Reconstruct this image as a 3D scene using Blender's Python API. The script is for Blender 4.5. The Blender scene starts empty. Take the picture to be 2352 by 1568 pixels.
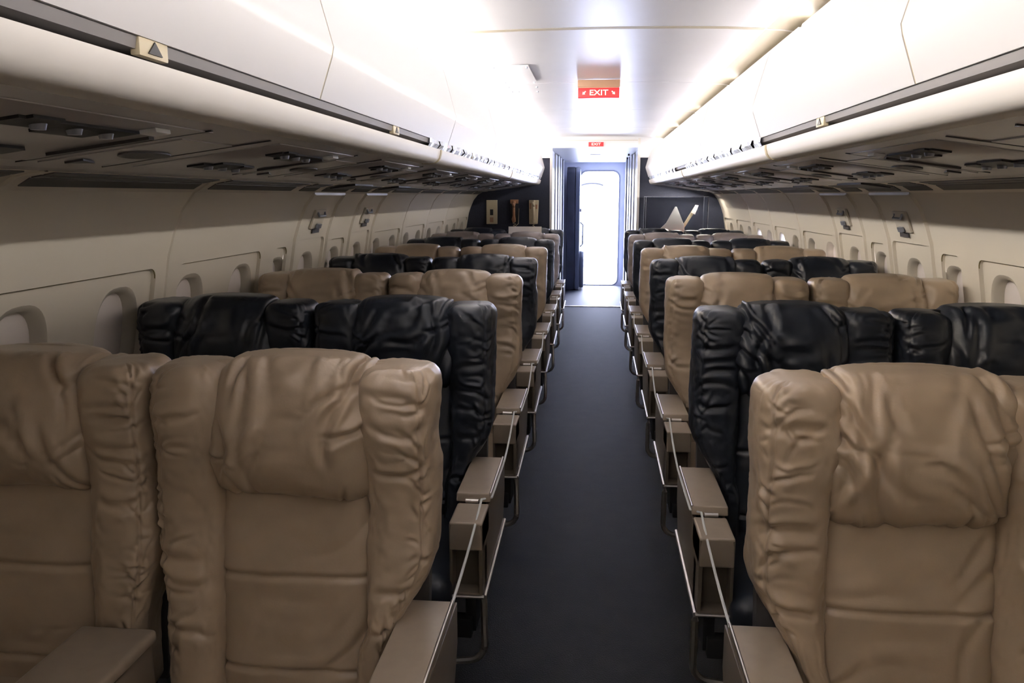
import bpy, bmesh, math, random
import numpy as np
from mathutils import Vector, Matrix, geometry
PI = math.pi
S = bpy.context.scene
C = S.collection
# ------------------------------------------------------------------ camera, world, view
EYE = 1.45
TH = math.atan(334/1898); PS = math.atan(189*math.cos(TH)/1898)
cam_d = bpy.data.cameras.new('camera'); cam = bpy.data.objects.new('camera', cam_d); C.objects.link(cam)
cam_d.sensor_width = 36; cam_d.lens = 1898/2352*36; cam_d.clip_start = 0.02
cam.location = (0, 0, EYE)
cam.rotation_euler = (PI/2 - TH, 0, PS)
S.camera = cam
w = bpy.data.worlds.new('world'); S.world = w; w.use_nodes = True
bg = w.node_tree.nodes['Background']; bg.inputs[0].default_value = (0.66, 0.72, 1.0, 1); bg.inputs[1].default_value = 22.0
S.view_settings.view_transform = 'Standard'; S.view_settings.look = 'None'
S.view_settings.exposure = 0.5; S.view_settings.gamma = 1.0; S.view_settings.use_curve_mapping = False
COVE = 62.0            # strength of the cove tubes
COVE_COL = (1.0, 0.95, 0.90)

# ------------------------------------------------------------------ materials
def mat(name, col, rough=.5, metal=0, spec=.5, noise=None, bump=None, emit=None, coat=0, sheen=0):
    m = bpy.data.materials.new(name); m.use_nodes = True
    nt = m.node_tree; b = nt.nodes['Principled BSDF']
    b.inputs['Base Color'].default_value = (*col, 1); b.inputs['Roughness'].default_value = rough
    b.inputs['Metallic'].default_value = metal; b.inputs['Specular IOR Level'].default_value = spec
    b.inputs['Coat Weight'].default_value = coat
    b.inputs['Sheen Weight'].default_value = sheen
    if emit:
        b.inputs['Emission Color'].default_value = (*emit[0], 1); b.inputs['Emission Strength'].default_value = emit[1]
    tc = nt.nodes.new('ShaderNodeTexCoord')
    if noise:
        sc, amt, det = noise
        n = nt.nodes.new('ShaderNodeTexNoise'); n.inputs['Scale'].default_value = sc; n.inputs['Detail'].default_value = det
        nt.links.new(tc.outputs['Object'], n.inputs['Vector'])
        r = nt.nodes.new('ShaderNodeValToRGB')
        r.color_ramp.elements[0].position = .3; r.color_ramp.elements[1].position = .7
        r.color_ramp.elements[0].color = (*[c*(1-amt) for c in col], 1); r.color_ramp.elements[1].color = (*[min(1, c*(1+amt)) for c in col], 1)
        nt.links.new(n.outputs['Fac'], r.inputs['Fac']); nt.links.new(r.outputs['Color'], b.inputs['Base Color'])
    if bump:
        sc, st, dist = bump
        n = nt.nodes.new('ShaderNodeTexNoise'); n.inputs['Scale'].default_value = sc; n.inputs['Detail'].default_value = 4
        nt.links.new(tc.outputs['Object'], n.inputs['Vector'])
        bp = nt.nodes.new('ShaderNodeBump'); bp.inputs['Strength'].default_value = st; bp.inputs['Distance'].default_value = dist
        nt.links.new(n.outputs['Fac'], bp.inputs['Height']); nt.links.new(bp.outputs['Normal'], b.inputs['Normal'])
    return m
M = dict(
    tan=mat('tan_leather', (.43, .335, .24), .32, spec=.55, noise=(9, .10, 3), bump=(240, .12, .002)),
    black=mat('black_leather', (.016, .020, .030), .36, spec=.5, noise=(9, .15, 3), bump=(240, .12, .002)),
    grey=mat('taupe_leather', (.32, .27, .25), .34, spec=.45, noise=(9, .10, 3), bump=(240, .12, .002)),
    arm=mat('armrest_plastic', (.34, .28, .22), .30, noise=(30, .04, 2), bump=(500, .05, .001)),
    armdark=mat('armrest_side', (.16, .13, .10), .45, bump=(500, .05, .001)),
    dark=mat('dark_plastic', (.012, .012, .014), .5),
    chrome=mat('brushed_metal', (.74, .70, .67), .36, metal=1),
    shell=mat('seat_shell', (.045, .042, .045), .5),
    wall=mat('sidewall_plastic', (.74, .67, .56), .42, bump=(300, .04, .001)),
    shade=mat('window_shade', (.82, .74, .69), .45),
    reveal=mat('window_reveal', (.60, .54, .45), .45),
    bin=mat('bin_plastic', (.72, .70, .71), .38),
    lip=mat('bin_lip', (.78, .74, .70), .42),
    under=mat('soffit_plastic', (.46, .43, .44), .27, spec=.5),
    ceil=mat('ceiling_panel', (.74, .73, .76), .36, spec=.5, noise=(2.5, .03, 2)),
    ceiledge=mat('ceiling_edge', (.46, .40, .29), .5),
    seam=mat('seam_filler', (.55, .46, .30), .6),
    groove=mat('dark_groove', (.07, .065, .07), .5),
    bulk=mat('bulkhead_fabric', (.028, .032, .055), .8, noise=(60, .15, 4), bump=(400, .2, .001)),
    carpet=mat('aisle_carpet', (.0088, .0072, .0062), .68, spec=.18, noise=(9, .35, 6), bump=(220, .5, .004), sheen=.03),
    mat2=mat('entry_mat', (.028, .032, .045), .6, noise=(30, .15, 4), bump=(200, .3, .003)),
    vest=mat('vestibule_laminate', (.60, .62, .70), .3),
    white=mat('white_paint', (.80, .80, .82), .35),
    steel=mat('steel_grey', (.30, .32, .38), .35, metal=.6),
    doorin=mat('door_lining', (.055, .06, .085), .45, noise=(6, .2, 3)),
    doored=mat('door_edge', (.17, .19, .25), .4),
    red=mat('exit_red', (.72, .03, .035), .4, emit=((.85, .03, .04), .35)),
    letter=mat('sign_letter', (.9, .85, .75), .5, emit=((1, .8, .65), .5)),
    bronze=mat('sign_mount', (.42, .24, .15), .4),
    cream=mat('cream_plastic', (.62, .53, .36), .4),
    brown=mat('handset_brown', (.42, .21, .11), .35),
    rope=mat('pale_cord', (.80, .82, .82), .6, bump=(900, .8, .001)),
    board=mat('cream_board', (.90, .82, .72), .7),
    glassy=mat('clear_strip', (.72, .78, .92), .15, spec=.8),
    paper=mat('model_white', (.9, .88, .85), .5),
    purple=mat('placard_grey', (.33, .33, .45), .4),
    redcloth=mat('red_base', (.35, .06, .05), .7),
    grille=mat('air_grille', (.10, .092, .085), .55),
    olive=mat('olive_shadow_line', (.22, .17, .06), .6),  # painted shadow under the top step of the window frames
    strip=mat('gap_strip', (.20, .185, .19), .45),
    tube=mat('cove_tube', (1, 1, 1), .5, emit=(COVE_COL, COVE)),
    tube_left=mat('cove_tube_left', (1, 1, 1), .5, emit=(COVE_COL, COVE*1.12)),
)
def glass_mat():
    m = bpy.data.materials.new('clear_acrylic'); m.use_nodes = True
    nt = m.node_tree; b = nt.nodes['Principled BSDF']
    b.inputs['Base Color'].default_value = (.95, .97, 1, 1); b.inputs['Roughness'].default_value = .04
    b.inputs['Transmission Weight'].default_value = 1; b.inputs['IOR'].default_value = 1.12
    return m
M['glass'] = glass_mat()

# ------------------------------------------------------------------ helpers
def link(o, parent=None):
    C.objects.link(o)
    if parent: o.parent = parent
    return o
def obj(name, me, m=None, parent=None):
    if m is not None:
        me.materials.append(M[m] if isinstance(m, str) else m)
    return link(bpy.data.objects.new(name, me), parent)
def tag(o, label=None, cat=None, group=None, kind=None):
    if label: o['label'] = label
    if cat: o['category'] = cat
    if group: o['group'] = group
    if kind: o['kind'] = kind
    return o
def empty(name, loc, label, cat, group=None):
    o = bpy.data.objects.new(name, None); o.empty_display_size = .05; C.objects.link(o); o.location = loc
    return tag(o, label, cat, group)
def pyd(verts, faces, smooth=False, name='mesh'):
    me = bpy.data.meshes.new(name); me.from_pydata([tuple(v) for v in verts], [], faces)
    me.update()
    if smooth:
        me.polygons.foreach_set('use_smooth', [True]*len(me.polygons))
    return me
class MB:
    def __init__(s): s.v = []; s.f = []
    def add(s, vs, fs):
        n = len(s.v); s.v += [tuple(v) for v in vs]; s.f += [tuple(i+n for i in f) for f in fs]; return s
    def box(s, c, d, rot=None):
        hx, hy, hz = d[0]/2, d[1]/2, d[2]/2
        vs = [Vector((x*hx, y*hy, z*hz)) for x in (-1, 1) for y in (-1, 1) for z in (-1, 1)]
        if rot: vs = [rot @ v for v in vs]
        return s.add([v+Vector(c) for v in vs], [(0,1,3,2),(4,6,7,5),(0,4,5,1),(2,3,7,6),(0,2,6,4),(1,5,7,3)])
    def bbox(s, a, b):
        return s.box([(a[i]+b[i])/2 for i in range(3)], [abs(b[i]-a[i]) for i in range(3)])
    def tube(s, pts, r, n=8):
        pts = [Vector(p) for p in pts]; rings = []
        up = Vector((0.13, 0.21, .97))
        for i, p in enumerate(pts):
            t = (pts[min(i+1, len(pts)-1)] - pts[max(i-1, 0)]).normalized()
            a = t.cross(up).normalized(); b = t.cross(a)
            rr = r[i] if isinstance(r, (list, tuple)) else r
            rings.append([p + a*rr*math.cos(2*PI*k/n) + b*rr*math.sin(2*PI*k/n) for k in range(n)])
        vs = [v for q in rings for v in q]
        fs = [(i*n+k, i*n+(k+1) % n, (i+1)*n+(k+1) % n, (i+1)*n+k) for i in range(len(pts)-1) for k in range(n)]
        fs += [tuple(range(n))[::-1], tuple((len(pts)-1)*n+k for k in range(n))]
        return s.add(vs, fs)
    def prism(s, poly, axis, a, b):
        """extrude a 2D polygon along an axis from a to b"""
        def mk(p, t):
            return (t, p[0], p[1]) if axis == 'x' else (p[0], t, p[1]) if axis == 'y' else (p[0], p[1], t)
        n = len(poly)
        vs = [mk(p, a) for p in poly] + [mk(p, b) for p in poly]
        return s.add(vs, [tuple(range(n))[::-1], tuple(range(n, 2*n))] + [(i, (i+1) % n, (i+1) % n+n, i+n) for i in range(n)])
    def build(s, name, m, parent=None, bevel=0, smooth=False, seg=2):
        me = pyd(s.v, s.f)
        bm = bmesh.new(); bm.from_mesh(me)
        bmesh.ops.recalc_face_normals(bm, faces=bm.faces)
        if bevel:
            es = [e for e in bm.edges if len(e.link_faces) == 2 and e.calc_face_angle(0) > .6]
            bmesh.ops.bevel(bm, geom=es, offset=bevel, segments=seg, profile=.6, affect='EDGES', clamp_overlap=True)
        bm.to_mesh(me); bm.free()
        if smooth or bevel:
            me.polygons.foreach_set('use_smooth', [True]*len(me.polygons))
            try: me.set_sharp_from_angle(angle=math.radians(38))
            except Exception: pass
        return obj(name, me, m, parent)
def sgnpow(a, p): return np.sign(a)*np.abs(a)**p
rs0 = np.random.RandomState(7)
PERM = rs0.rand(256, 256)
def vnoise(x, y, seed=0):
    x = x + seed*17.31 + 100; y = y + seed*5.77 + 100
    xi = np.floor(x).astype(int); yi = np.floor(y).astype(int)
    fx = x-xi; fy = y-yi; fx = fx*fx*(3-2*fx); fy = fy*fy*(3-2*fy)
    g = lambda a, b: PERM[a % 256, b % 256]
    return (g(xi, yi)*(1-fx)*(1-fy) + g(xi+1, yi)*fx*(1-fy) + g(xi, yi+1)*(1-fx)*fy + g(xi+1, yi+1)*fx*fy)*2-1
def ridge(n, sharp=3.0): return np.clip(1-np.abs(n)*sharp, 0, 1)**1.6
def smooth01(t): t = np.clip(t, 0, 1); return t*t*(3-2*t)
def cushion(H, nt, nth, prof, disp=None, name='cushion', es=2.6, cap=.16):
    """prof(t)-> cx, cy, a, b for heights t (0..1); superellipse sections; capped ends. disp(P,N,t,th)->amount"""
    q = np.linspace(0, 1, nt); ph = q*PI
    t = .5-.5*np.cos(ph*1.0); t = .55*t+.45*q
    z = t*H
    cx, cy, a, b = prof(t)
    capn = cap/H if cap else 0
    e = np.ones(nt)
    if cap:
        lo = np.clip(t/capn, 0, 1); hi = np.clip((1-t)/capn, 0, 1)
        e = (1-(1-lo)**2.6)**(1/2.6) * (1-(1-hi)**2.6)**(1/2.6)
    e = np.maximum(e, .02)
    th = np.linspace(0, 2*PI, nth, endpoint=False)
    c, s_ = sgnpow(np.cos(th), 2/es), sgnpow(np.sin(th), 2/es)
    # cap shrink in absolute terms so that corners stay full
    ea = 1-(1-e)*np.minimum(1, (cap if cap else 0)/np.maximum(a, 1e-4)); eb = 1-(1-e)*np.minimum(1, (cap if cap else 0)/np.maximum(b, 1e-4))
    ea = np.maximum(ea, .03); eb = np.maximum(eb, .03)
    X = cx[:, None] + (a*ea)[:, None]*c[None]; Y = cy[:, None] - (b*eb)[:, None]*s_[None]; Z = np.repeat(z[:, None], nth, 1)
    P = np.stack([X, Y, Z], -1)
    dt = np.gradient(P, axis=0); dth = (np.roll(P, -1, 1)-np.roll(P, 1, 1))
    N = np.cross(dth, dt); N /= (np.linalg.norm(N, axis=-1, keepdims=True)+1e-9)
    ctr = np.stack([cx, cy, z], -1)[:, None, :]
    sg = np.sign(np.sum(N*(P-ctr), -1)); sg[sg == 0] = 1
    N *= np.sign(np.median(sg))
    if disp is not None:
        d = disp(P, N, t[:, None]*np.ones((1, nth)), th[None]*np.ones((nt, 1)))
        d = d*np.minimum(1, e[:, None]*1.6-.02).clip(0, 1)
        P = P + N*d[..., None]
    vs = P.reshape(-1, 3).tolist()
    i = np.arange(nt-1)[:, None]*nth; k = np.arange(nth)[None]; k2 = (k+1) % nth
    F = np.stack([i+k, i+k2, i+nth+k2, i+nth+k], -1).reshape(-1, 4).tolist()
    F.append(list(range(nth))[::-1]); F.append([(nt-1)*nth+j for j in range(nth)])
    me = pyd(vs, F, True, name)
    bm = bmesh.new(); bm.from_mesh(me); bmesh.ops.recalc_face_normals(bm, faces=bm.faces); bm.to_mesh(me); bm.free()
    return me

# ------------------------------------------------------------------ SETTING
Y0, YB, YD = -1.6, 9.5, 13.6            # front end, bulkhead, rear door wall
def E(z): return EYE+z
# floor
fl = MB().bbox((-1.55, Y0, -.06), (1.55, YD+.3, 0)).build('floor', 'carpet'); tag(fl, kind='structure')
mt = MB().bbox((-.5, 11.0, 0), (.5, 13.55, .006)).build('floor_mat', 'mat2'); mt.name = 'trim_1'; tag(mt, kind='structure')
th_ = MB().bbox((-.5, 10.94, 0), (.5, 11.0, .009)).build('trim_2', 'chrome'); tag(th_, kind='structure')
# ---- side walls with window openings
WIN = {}   # side -> list
PTS = [(1.20, .055), (1.27, .043), (1.325, .012), (1.37, -.045), (1.405, -.125), (1.43, -.20)]
LOW = [(1.515, -.68), (1.535, -.85), (1.535, -1.1), (1.50, -1.3), (1.44, -1.45)]
PA, PB = Vector((PTS[-1][0], PTS[-1][1])), Vector((LOW[0][0], LOW[0][1]))
PL = (PB-PA).length; PD = (PB-PA)/PL; PN = Vector((-PD.y, PD.x))   # PN must point outwards (+x)
if PN.x < 0: PN = -PN
WC, WHH, WHW = .25, .168, .118         # window centre along the planar zone, half height, half width
def wp(side, Y, v, wq=0):
    p = PA + PD*v + PN*wq
    return (side*p.x, Y, E(p.y))
def sell(n, cu, cv, a, b, e=2.8):
    out = []
    for k in range(n):
        t = 2*PI*k/n; c, s_ = math.cos(t), math.sin(t)
        out.append((cu+a*math.copysign(abs(c)**(2/e), c), cv+b*math.copysign(abs(s_)**(2/e), s_)))
    return out
def rrect(u0, v0, u1, v1, r, n=5):
    out = []
    for (cu, cv, a0) in ((u1-r, v1-r, 0), (u0+r, v1-r, 90), (u0+r, v0+r, 180), (u1-r, v0+r, 270)):
        for k in range(n+1):
            a = math.radians(a0+90*k/n); out.append((cu+r*math.cos(a), cv+r*math.sin(a)))
    return out
def build_wall(side, panels, name):
    """panels: list of (y0,y1,[window centres], kind)"""
    mb = MB()
    # upper and lower strips
    ys = [Y0]+[p[1] for p in panels]
    for strip in (PTS, [(PB.x, PB.y)]+LOW[1:]):
        for (a, b) in zip(ys[:-1], ys[1:]):
            vs = []; 
            for (x, z) in strip: vs += [(side*x, a, E(z)), (side*x, b, E(z))]
            mb.add(vs, [(2*i, 2*i+1, 2*i+3, 2*i+2) for i in range(len(strip)-1)])
    for (y0, y1, wins, kind) in panels:
        outer = [(y0, 0), (y1, 0), (y1, PL), (y0, PL)]
        if not wins:
            mb.add([wp(side, u, v) for u, v in outer], [(0, 1, 2, 3)]); continue
        fr = rrect(y0+.075, .035, y1-.075, PL-.03, .035) if kind == 'frame' else rrect(y0+.03, .012, y1-.03, PL-.01, .03)
        dep = .014
        loops = [outer, fr[::-1]]
        flat = [q for l in loops for q in l]
        tri = geometry.tessellate_polygon([[Vector((u, v, 0)) for u, v in l] for l in loops])
        mb.add([wp(side, u, v) for u, v in flat], [tuple(t) for t in tri])
        n = len(fr)
        mb.add([wp(side, u, v) for u, v in fr]+[wp(side, u+(.004 if u < (y0+y1)/2 else -.004), v, dep) for u, v in fr], [(i, (i+1) % n, (i+1) % n+n, i+n) for i in range(n)])
        fr2 = [(u+(.004 if u < (y0+y1)/2 else -.004), v) for u, v in fr]
        loops = [fr2]+[sell(36, wc, WC, WHW, WHH)[::-1] for wc in wins]
        flat = [q for l in loops for q in l]
        tri = geometry.tessellate_polygon([[Vector((u, v, 0)) for u, v in l] for l in loops])
        mb.add([wp(side, u, v, dep) for u, v in flat], [tuple(t) for t in tri])
    me = pyd(mb.v, mb.f)
    bm = bmesh.new(); bm.from_mesh(me); bmesh.ops.remove_doubles(bm, verts=bm.verts, dist=.0004)
    bmesh.ops.recalc_face_normals(bm, faces=bm.faces); bm.to_mesh(me); bm.free()
    me.polygons.foreach_set('use_smooth', [True]*len(me.polygons))
    try: me.set_sharp_from_angle(angle=math.radians(22))
    except Exception: pass
    o = obj(name, me, 'wall'); tag(o, kind='structure')
    return o
def pan(side):
    out = []
    if side < 0:
        seq = [(-1.6, -1.02, []), (-1.02, -.06, [-.77, -.31]), (-.06, .83, [.15, .60]), (.83, 1.74, [1.06, 1.51]), (1.74, 2.68, [1.97, 2.42]),
               (2.68, 3.56, [2.88, 3.33]), (3.56, 3.87, [3.72]), (3.87, 4.36, [4.12]), (4.36, 4.78, [4.57]), (4.78, 5.27, [5.03]),
               (5.27, 6.18, [5.5, 5.95]), (6.18, 7.09, [6.41, 6.86]), (7.09, 8.0, [7.32, 7.77]), (8.0, 8.91, [8.23, 8.68]), (8.91, YB, [9.2])]
    else:
        seq = [(-1.6, -1.32, []), (-1.32, -.41, [-1.09, -.64]), (-.41, .5, [-.18, .27]), (.5, 1.46, [.73, 1.2]), (1.46, 2.40, [1.68, 2.15]),
               (2.40, 3.34, [2.63, 3.1]), (3.34, 3.68, [3.51]), (3.68, 4.20, [3.94]), (4.20, 4.57, [4.385]), (4.57, 5.09, [4.83]),
               (5.09, 6.0, [5.32, 5.77]), (6.0, 6.91, [6.23, 6.68]), (6.91, 7.82, [7.14, 7.59]), (7.82, 8.73, [8.05, 8.5]), (8.73, YB, [9.1])]
    return [(a, b, wn, 'hatch' if (b-a) > .48 and len(wn) == 1 and b-a < .55 and a > 3 and a < 5 else 'frame') for a, b, wn in seq]
OPEN_R = {5.32: .45, 6.68: 1.0, 7.14: .5, 7.59: .85, 8.05: .5}
OPEN_L = {7.77: .5}
wn_no = 0
for side, nm in ((-1, 'wall_left'), (1, 'wall_right')):
    P_ = pan(side); wall = build_wall(side, P_, nm)
    for (a, b, wins, kind) in P_:
        # raised joint strips between panels
        if kind == 'hatch' or a in (2.68, -.06, .83, 1.74, 6.18, 7.09, 8.0, 2.40, 1.46, .5, 6.0, 6.91, 7.82):
            for yy in ((a, b) if kind == 'hatch' else (a,)):
                prof = [(x, z) for x, z in PTS] + [(PB.x, PB.y)]+LOW[1:3]
                if kind == 'hatch': prof = prof[2:]
                MBs = MB(); r = .011 if kind == 'hatch' else .0045
                vs = []
                for (x, z) in prof:
                    for (dy, dx) in ((-.011, 0), (-.006, -r), (.006, -r), (.011, 0)):
                        vs.append((side*(x+dx), yy+dy, E(z-abs(dx)*.6)))
                MBs.add(vs, [(4*i+k, 4*i+k+1, 4*i+k+5, 4*i+k+4) for i in range(len(prof)-1) for k in range(3)])
                o = MBs.build('panel_joint', 'wall', wall, smooth=True)
        for wc in wins:
            wn_no += 1
            rim = sell(36, wc, WC, WHW, WHH); mid = sell(36, wc, WC+.004, WHW-.012, WHH-.012); inn = sell(36, wc, WC+.006, WHW-.024, WHH-.022)
            vs = [wp(side, u, v, .014) for u, v in rim]+[wp(side, u, v, .021) for u, v in mid]+[wp(side, u, v, .055) for u, v in inn]+[wp(side, u, v, .075) for u, v in inn]
            n = 36
            me = pyd(vs, [(j*n+i, j*n+(i+1) % n, (j+1)*n+(i+1) % n, (j+1)*n+i) for j in range(3) for i in range(n)], True)
            wo = obj('window_%d' % wn_no, me, 'reveal'); tag(wo, kind='structure')
            op = (OPEN_R if side > 0 else OPEN_L).get(wc, 0)
            if op < 1:
                v1 = WC+WHH*(1-2*op) if op else WC+WHH
                mbx = MB(); sh = []
                for (u, v) in sell(36, wc, WC+.006, WHW-.018, WHH-.016):
                    sh.append((u, min(v, v1)))
                vs = [wp(side, u, v, .050) for u, v in sh]+[wp(side, u, v, .054) for u, v in sh]
                mbx.add(vs, [tuple(range(36)), tuple(range(36, 72))[::-1]]+[(i, (i+1) % 36, (i+1) % 36+36, i+36) for i in range(36)])
                mbx.build('window_shade', 'shade', wo)
            if op:
                vs = [wp(side, u, v, .070) for u, v in sell(36, wc, WC+.006, WHW-.02, WHH-.018)]
                vs += [wp(side, u, v, .072) for u, v in sell(36, wc, WC+.006, WHW-.02, WHH-.018)]
                mbx = MB().add(vs, [tuple(range(36)), tuple(range(36, 72))[::-1]]+[(i, (i+1) % 36, (i+1) % 36+36, i+36) for i in range(36)])
                mbx.build('window_pane', 'glass', wo)
            if not op:    # outer blind closes the hole completely
                pass
    for (a, b, wins, kind) in P_:
        if not wins or kind == 'hatch': continue
        y0, y1 = a+.075, b-.075
        ln = [wp(side, u, v, .001) for u, v in rrect(y0, .035, y1, PL-.03, .035)]
        loc = rrect(y0, .035, y1, PL-.03, .035)
        sel = [wp(side, u, v, .003) for u, v in loc if v < .036+.035]
        sel = [wp(side, u, v, .003) for u, v in loc[12:24]]
        MB().tube(sel, .0022, 5).build('frame_shadow_line', 'olive', wall)  # dark olive line paints the shadow of the frame's top step
    # air grille strips at the top of the wall, in segments between joints
    xs = [p[0] for p in P_ if p[0] > -1.3]+[YB]
    k = 0
    for a, b in zip(xs[:-1], xs[1:]):
        g = MB()
        for (p, q) in (((1.212, .0532), (1.238, .0484)), ((1.244, .0473), (1.268, .0434)), ((1.273, .0412), (1.303, .0246))):
            d = .003
            v4 = [(side*x, y, E(z-e)) for e in (d, d-.004) for y in (a+.05, b-.05) for x, z in (p, q)]
            g.add(v4, [(0, 1, 3, 2), (4, 6, 7, 5), (0, 4, 5, 1), (2, 3, 7, 6), (0, 2, 6, 4), (1, 5, 7, 3)])
        g.build('air_grille', 'grille', wall)
    # hatch details
    for (a, b, wins, kind) in P_:
        if kind != 'hatch': continue
        h = MB()
        top = [(1.325, .012), (1.33, .004)]
        h.bbox((side*1.318, a, E(.004)), (side*1.345, b, E(.020)))
        h.build('hatch_header', 'white', wall)
        # dark placard above hatch
        q = MB().add([(side*1.15, a+.1, E(.050)), (side*1.15, b-.06, E(.050)), (side*1.275, b-.06, E(.034)), (side*1.275, a+.1, E(.034)),
                      (side*1.15, a+.1, E(.058)), (side*1.15, b-.06, E(.058)), (side*1.28, b-.06, E(.045)), (side*1.28, a+.1, E(.045))],
                     [(0, 1, 2, 3), (7, 6, 5, 4), (0, 4, 5, 1), (2, 6, 7, 3), (1, 5, 6, 2), (0, 3, 7, 4)])
        q.build('hatch_placard', 'groove', wall)
        # release handle recess
        cy = (a+b)/2
        hb = MB(); x0 = 1.385
        hb.box((side*1.392, cy, E(-.115)), (.012, .16, .10), Matrix.Rotation(side*-.38, 3, 'Y'))
        hb.build('handle_recess', 'reveal', wall, bevel=.004)
        hh = MB()
        hh.tube([(side*1.372, cy-.05, E(-.08)), (side*1.366, cy-.05, E(-.10)), (side*1.368, cy+.05, E(-.10)), (side*1.372, cy+.05, E(-.08))], .006)
        hh.box((side*1.388, cy, E(-.15)), (.012, .05, .022), Matrix.Rotation(side*-.38, 3, 'Y'))
        hh.build('handle', 'steel', wall, smooth=True)
        pl = MB().box((side*1.412, cy+.02, E(-.17)), (.004, .10, .03), Matrix.Rotation(side*-.2, 3, 'Y'))
        pl.build('handle_placard', 'groove', wall)

# ---- soffit under the bins (structure) with transverse seams
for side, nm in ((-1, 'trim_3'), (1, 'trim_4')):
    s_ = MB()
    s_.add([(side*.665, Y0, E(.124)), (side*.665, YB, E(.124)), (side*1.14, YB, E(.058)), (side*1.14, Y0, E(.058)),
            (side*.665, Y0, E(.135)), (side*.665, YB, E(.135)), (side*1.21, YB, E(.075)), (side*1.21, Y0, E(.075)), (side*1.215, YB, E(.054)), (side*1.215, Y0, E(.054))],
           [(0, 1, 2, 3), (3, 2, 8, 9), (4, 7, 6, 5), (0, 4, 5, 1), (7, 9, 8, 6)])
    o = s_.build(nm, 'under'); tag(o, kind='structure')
    for k in range(-2, 9):
        for dz, wd in ((1.50, .006), (1.78, .006)):
            y = dz+.955*k
            if y < Y0 or y > YB-.1: continue
            def up(x, e=0): return E(.124-(x-.665)*(.066/.475)-e)
            g = MB().add([(side*x, yy, up(x, e)) for e in (.0, .0025) for yy in (y-wd/2, y+wd/2) for x in (.70, 1.09)],
                         [(0, 1, 3, 2), (4, 6, 7, 5), (0, 4, 5, 1), (2, 3, 7, 6), (0, 2, 6, 4), (1, 5, 7, 3)])
            g.build('panel_seam', 'groove', o)

# ---- ceiling
cp = [(0, .652), (.3, .650), (.5, .645), (.645, .637)]
ce = [(.652, .637), (.72, .632), (.80, .617), (.90, .57), (1.0, .46), (1.10, .36), (1.20, .25), (1.26, .15), (1.27, .06)]
def sheet(profile, y0, y1, th=.012):
    mb = MB(); n = len(profile)
    vs = [(x, y, E(z)) for y in (y0, y1) for x, z in profile]+[(x, y, E(z+th)) for y in (y0, y1) for x, z in profile]
    fs = [(i, i+1, n+i+1, n+i) for i in range(n-1)]+[(2*n+i, 3*n+i, 3*n+i+1, 2*n+i+1) for i in range(n-1)]
    fs += [(0, n, 3*n, 2*n), (n-1, 3*n-1, 4*n-1, 2*n-1)]
    fs += [(i, 2*n+i, 2*n+i+1, i+1) for i in range(n-1)]+[(n+i, n+i+1, 3*n+i+1, 3*n+i) for i in range(n-1)]
    return mb.add(vs, fs)
full = [(-x, z) for x, z in cp[::-1]][:-1]+cp
seams = [-1.6, .3, 1.87, 3.44, 5.02, 6.58, 8.23, YB]
ceiling = sheet(full, Y0, YB, .02); 
cb = sheet([(x, z+.004) for x, z in full], Y0, YB)
ceiling = cb.build('ceiling', 'groove', smooth=True); tag(ceiling, kind='structure')
for a, b in zip(seams[:-1], seams[1:]):
    sheet(full, a+.004, b-.004, .003).build('ceiling_panel', 'ceil', ceiling, smooth=True)
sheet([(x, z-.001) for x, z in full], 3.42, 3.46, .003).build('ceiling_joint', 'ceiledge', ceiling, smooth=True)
for side in (-1, 1):
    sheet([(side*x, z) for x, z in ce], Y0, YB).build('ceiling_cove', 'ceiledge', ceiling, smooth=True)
    for y in seams[1:-1]:
        sheet([(side*x, z-.002) for x, z in ce[:5]], y-.008, y+.008, .003).build('cove_joint', 'lip', ceiling, smooth=True)
# small access plate with screws on the ceiling left of the sign
ap = MB().bbox((-.53, 4.3, E(.6425)), (-.34, 4.9, E(.646))); ap.build('access_plate', 'ceil', ceiling)
sc = MB()
for (x, y) in ((-.52, 4.32), (-.35, 4.32), (-.52, 4.88), (-.35, 4.88), (-.52, 5.08), (-.35, 5.08), (-.52, 5.3), (-.36, 5.3), (-.48, 5.3)):
    sc.tube([(x, y, E(.640)), (x, y, E(.632))], .007, 8)
sc.build('screw', 'steel', ceiling)

# ---- cove light tubes (real lamps in the cove above the bins)
for side in (-1, 1):
    for k in range(7):
        a = Y0+.05+k*1.58; b = a+1.52
        if b > YB: b = YB-.05
        r = empty('cove_lamp', (side*.765, (a+b)/2, E(.50)), 'fluorescent cove lamp hidden above the %s bins, number along the cabin' % ('left' if side < 0 else 'right'), 'lamp', 'cove lamps above the %s bins' % ('left' if side < 0 else 'right'))
        r['label'] = 'fluorescent cove lamp in the trough above the %s bins, %s' % ('left' if side < 0 else 'right', ['behind the camera', 'over the camera', 'third along', 'fourth along', 'fifth along', 'sixth along', 'farthest aft'][k])
        L = (b-a)/2
        zt = .068 if side < 0 else .048
        MB().tube([(0, -L, zt), (0, L, zt)], .017, 6).build('lamp_tube', 'tube_left' if side < 0 else 'tube', r)
        h = MB().bbox((-.03, -L, 0), (.03, L, .022))
        h.bbox((-.015, -L-.01, 0), (.015, -L, .09)); h.bbox((-.015, L, 0), (.015, L+.01, .09))
        h.build('lamp_base', 'white', r)
        if side > 0: MB().prism([(-.060, .046), (-.065, .046), (-.05, .094), (.08, .094), (.08, .0), (.074, .0), (.074, .088), (-.047, .088)], 'y', -L, L).build('added_light_shield', 'white', r)  # added unseen shield, keeps the right tubes' light off the nearby ceiling

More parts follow.
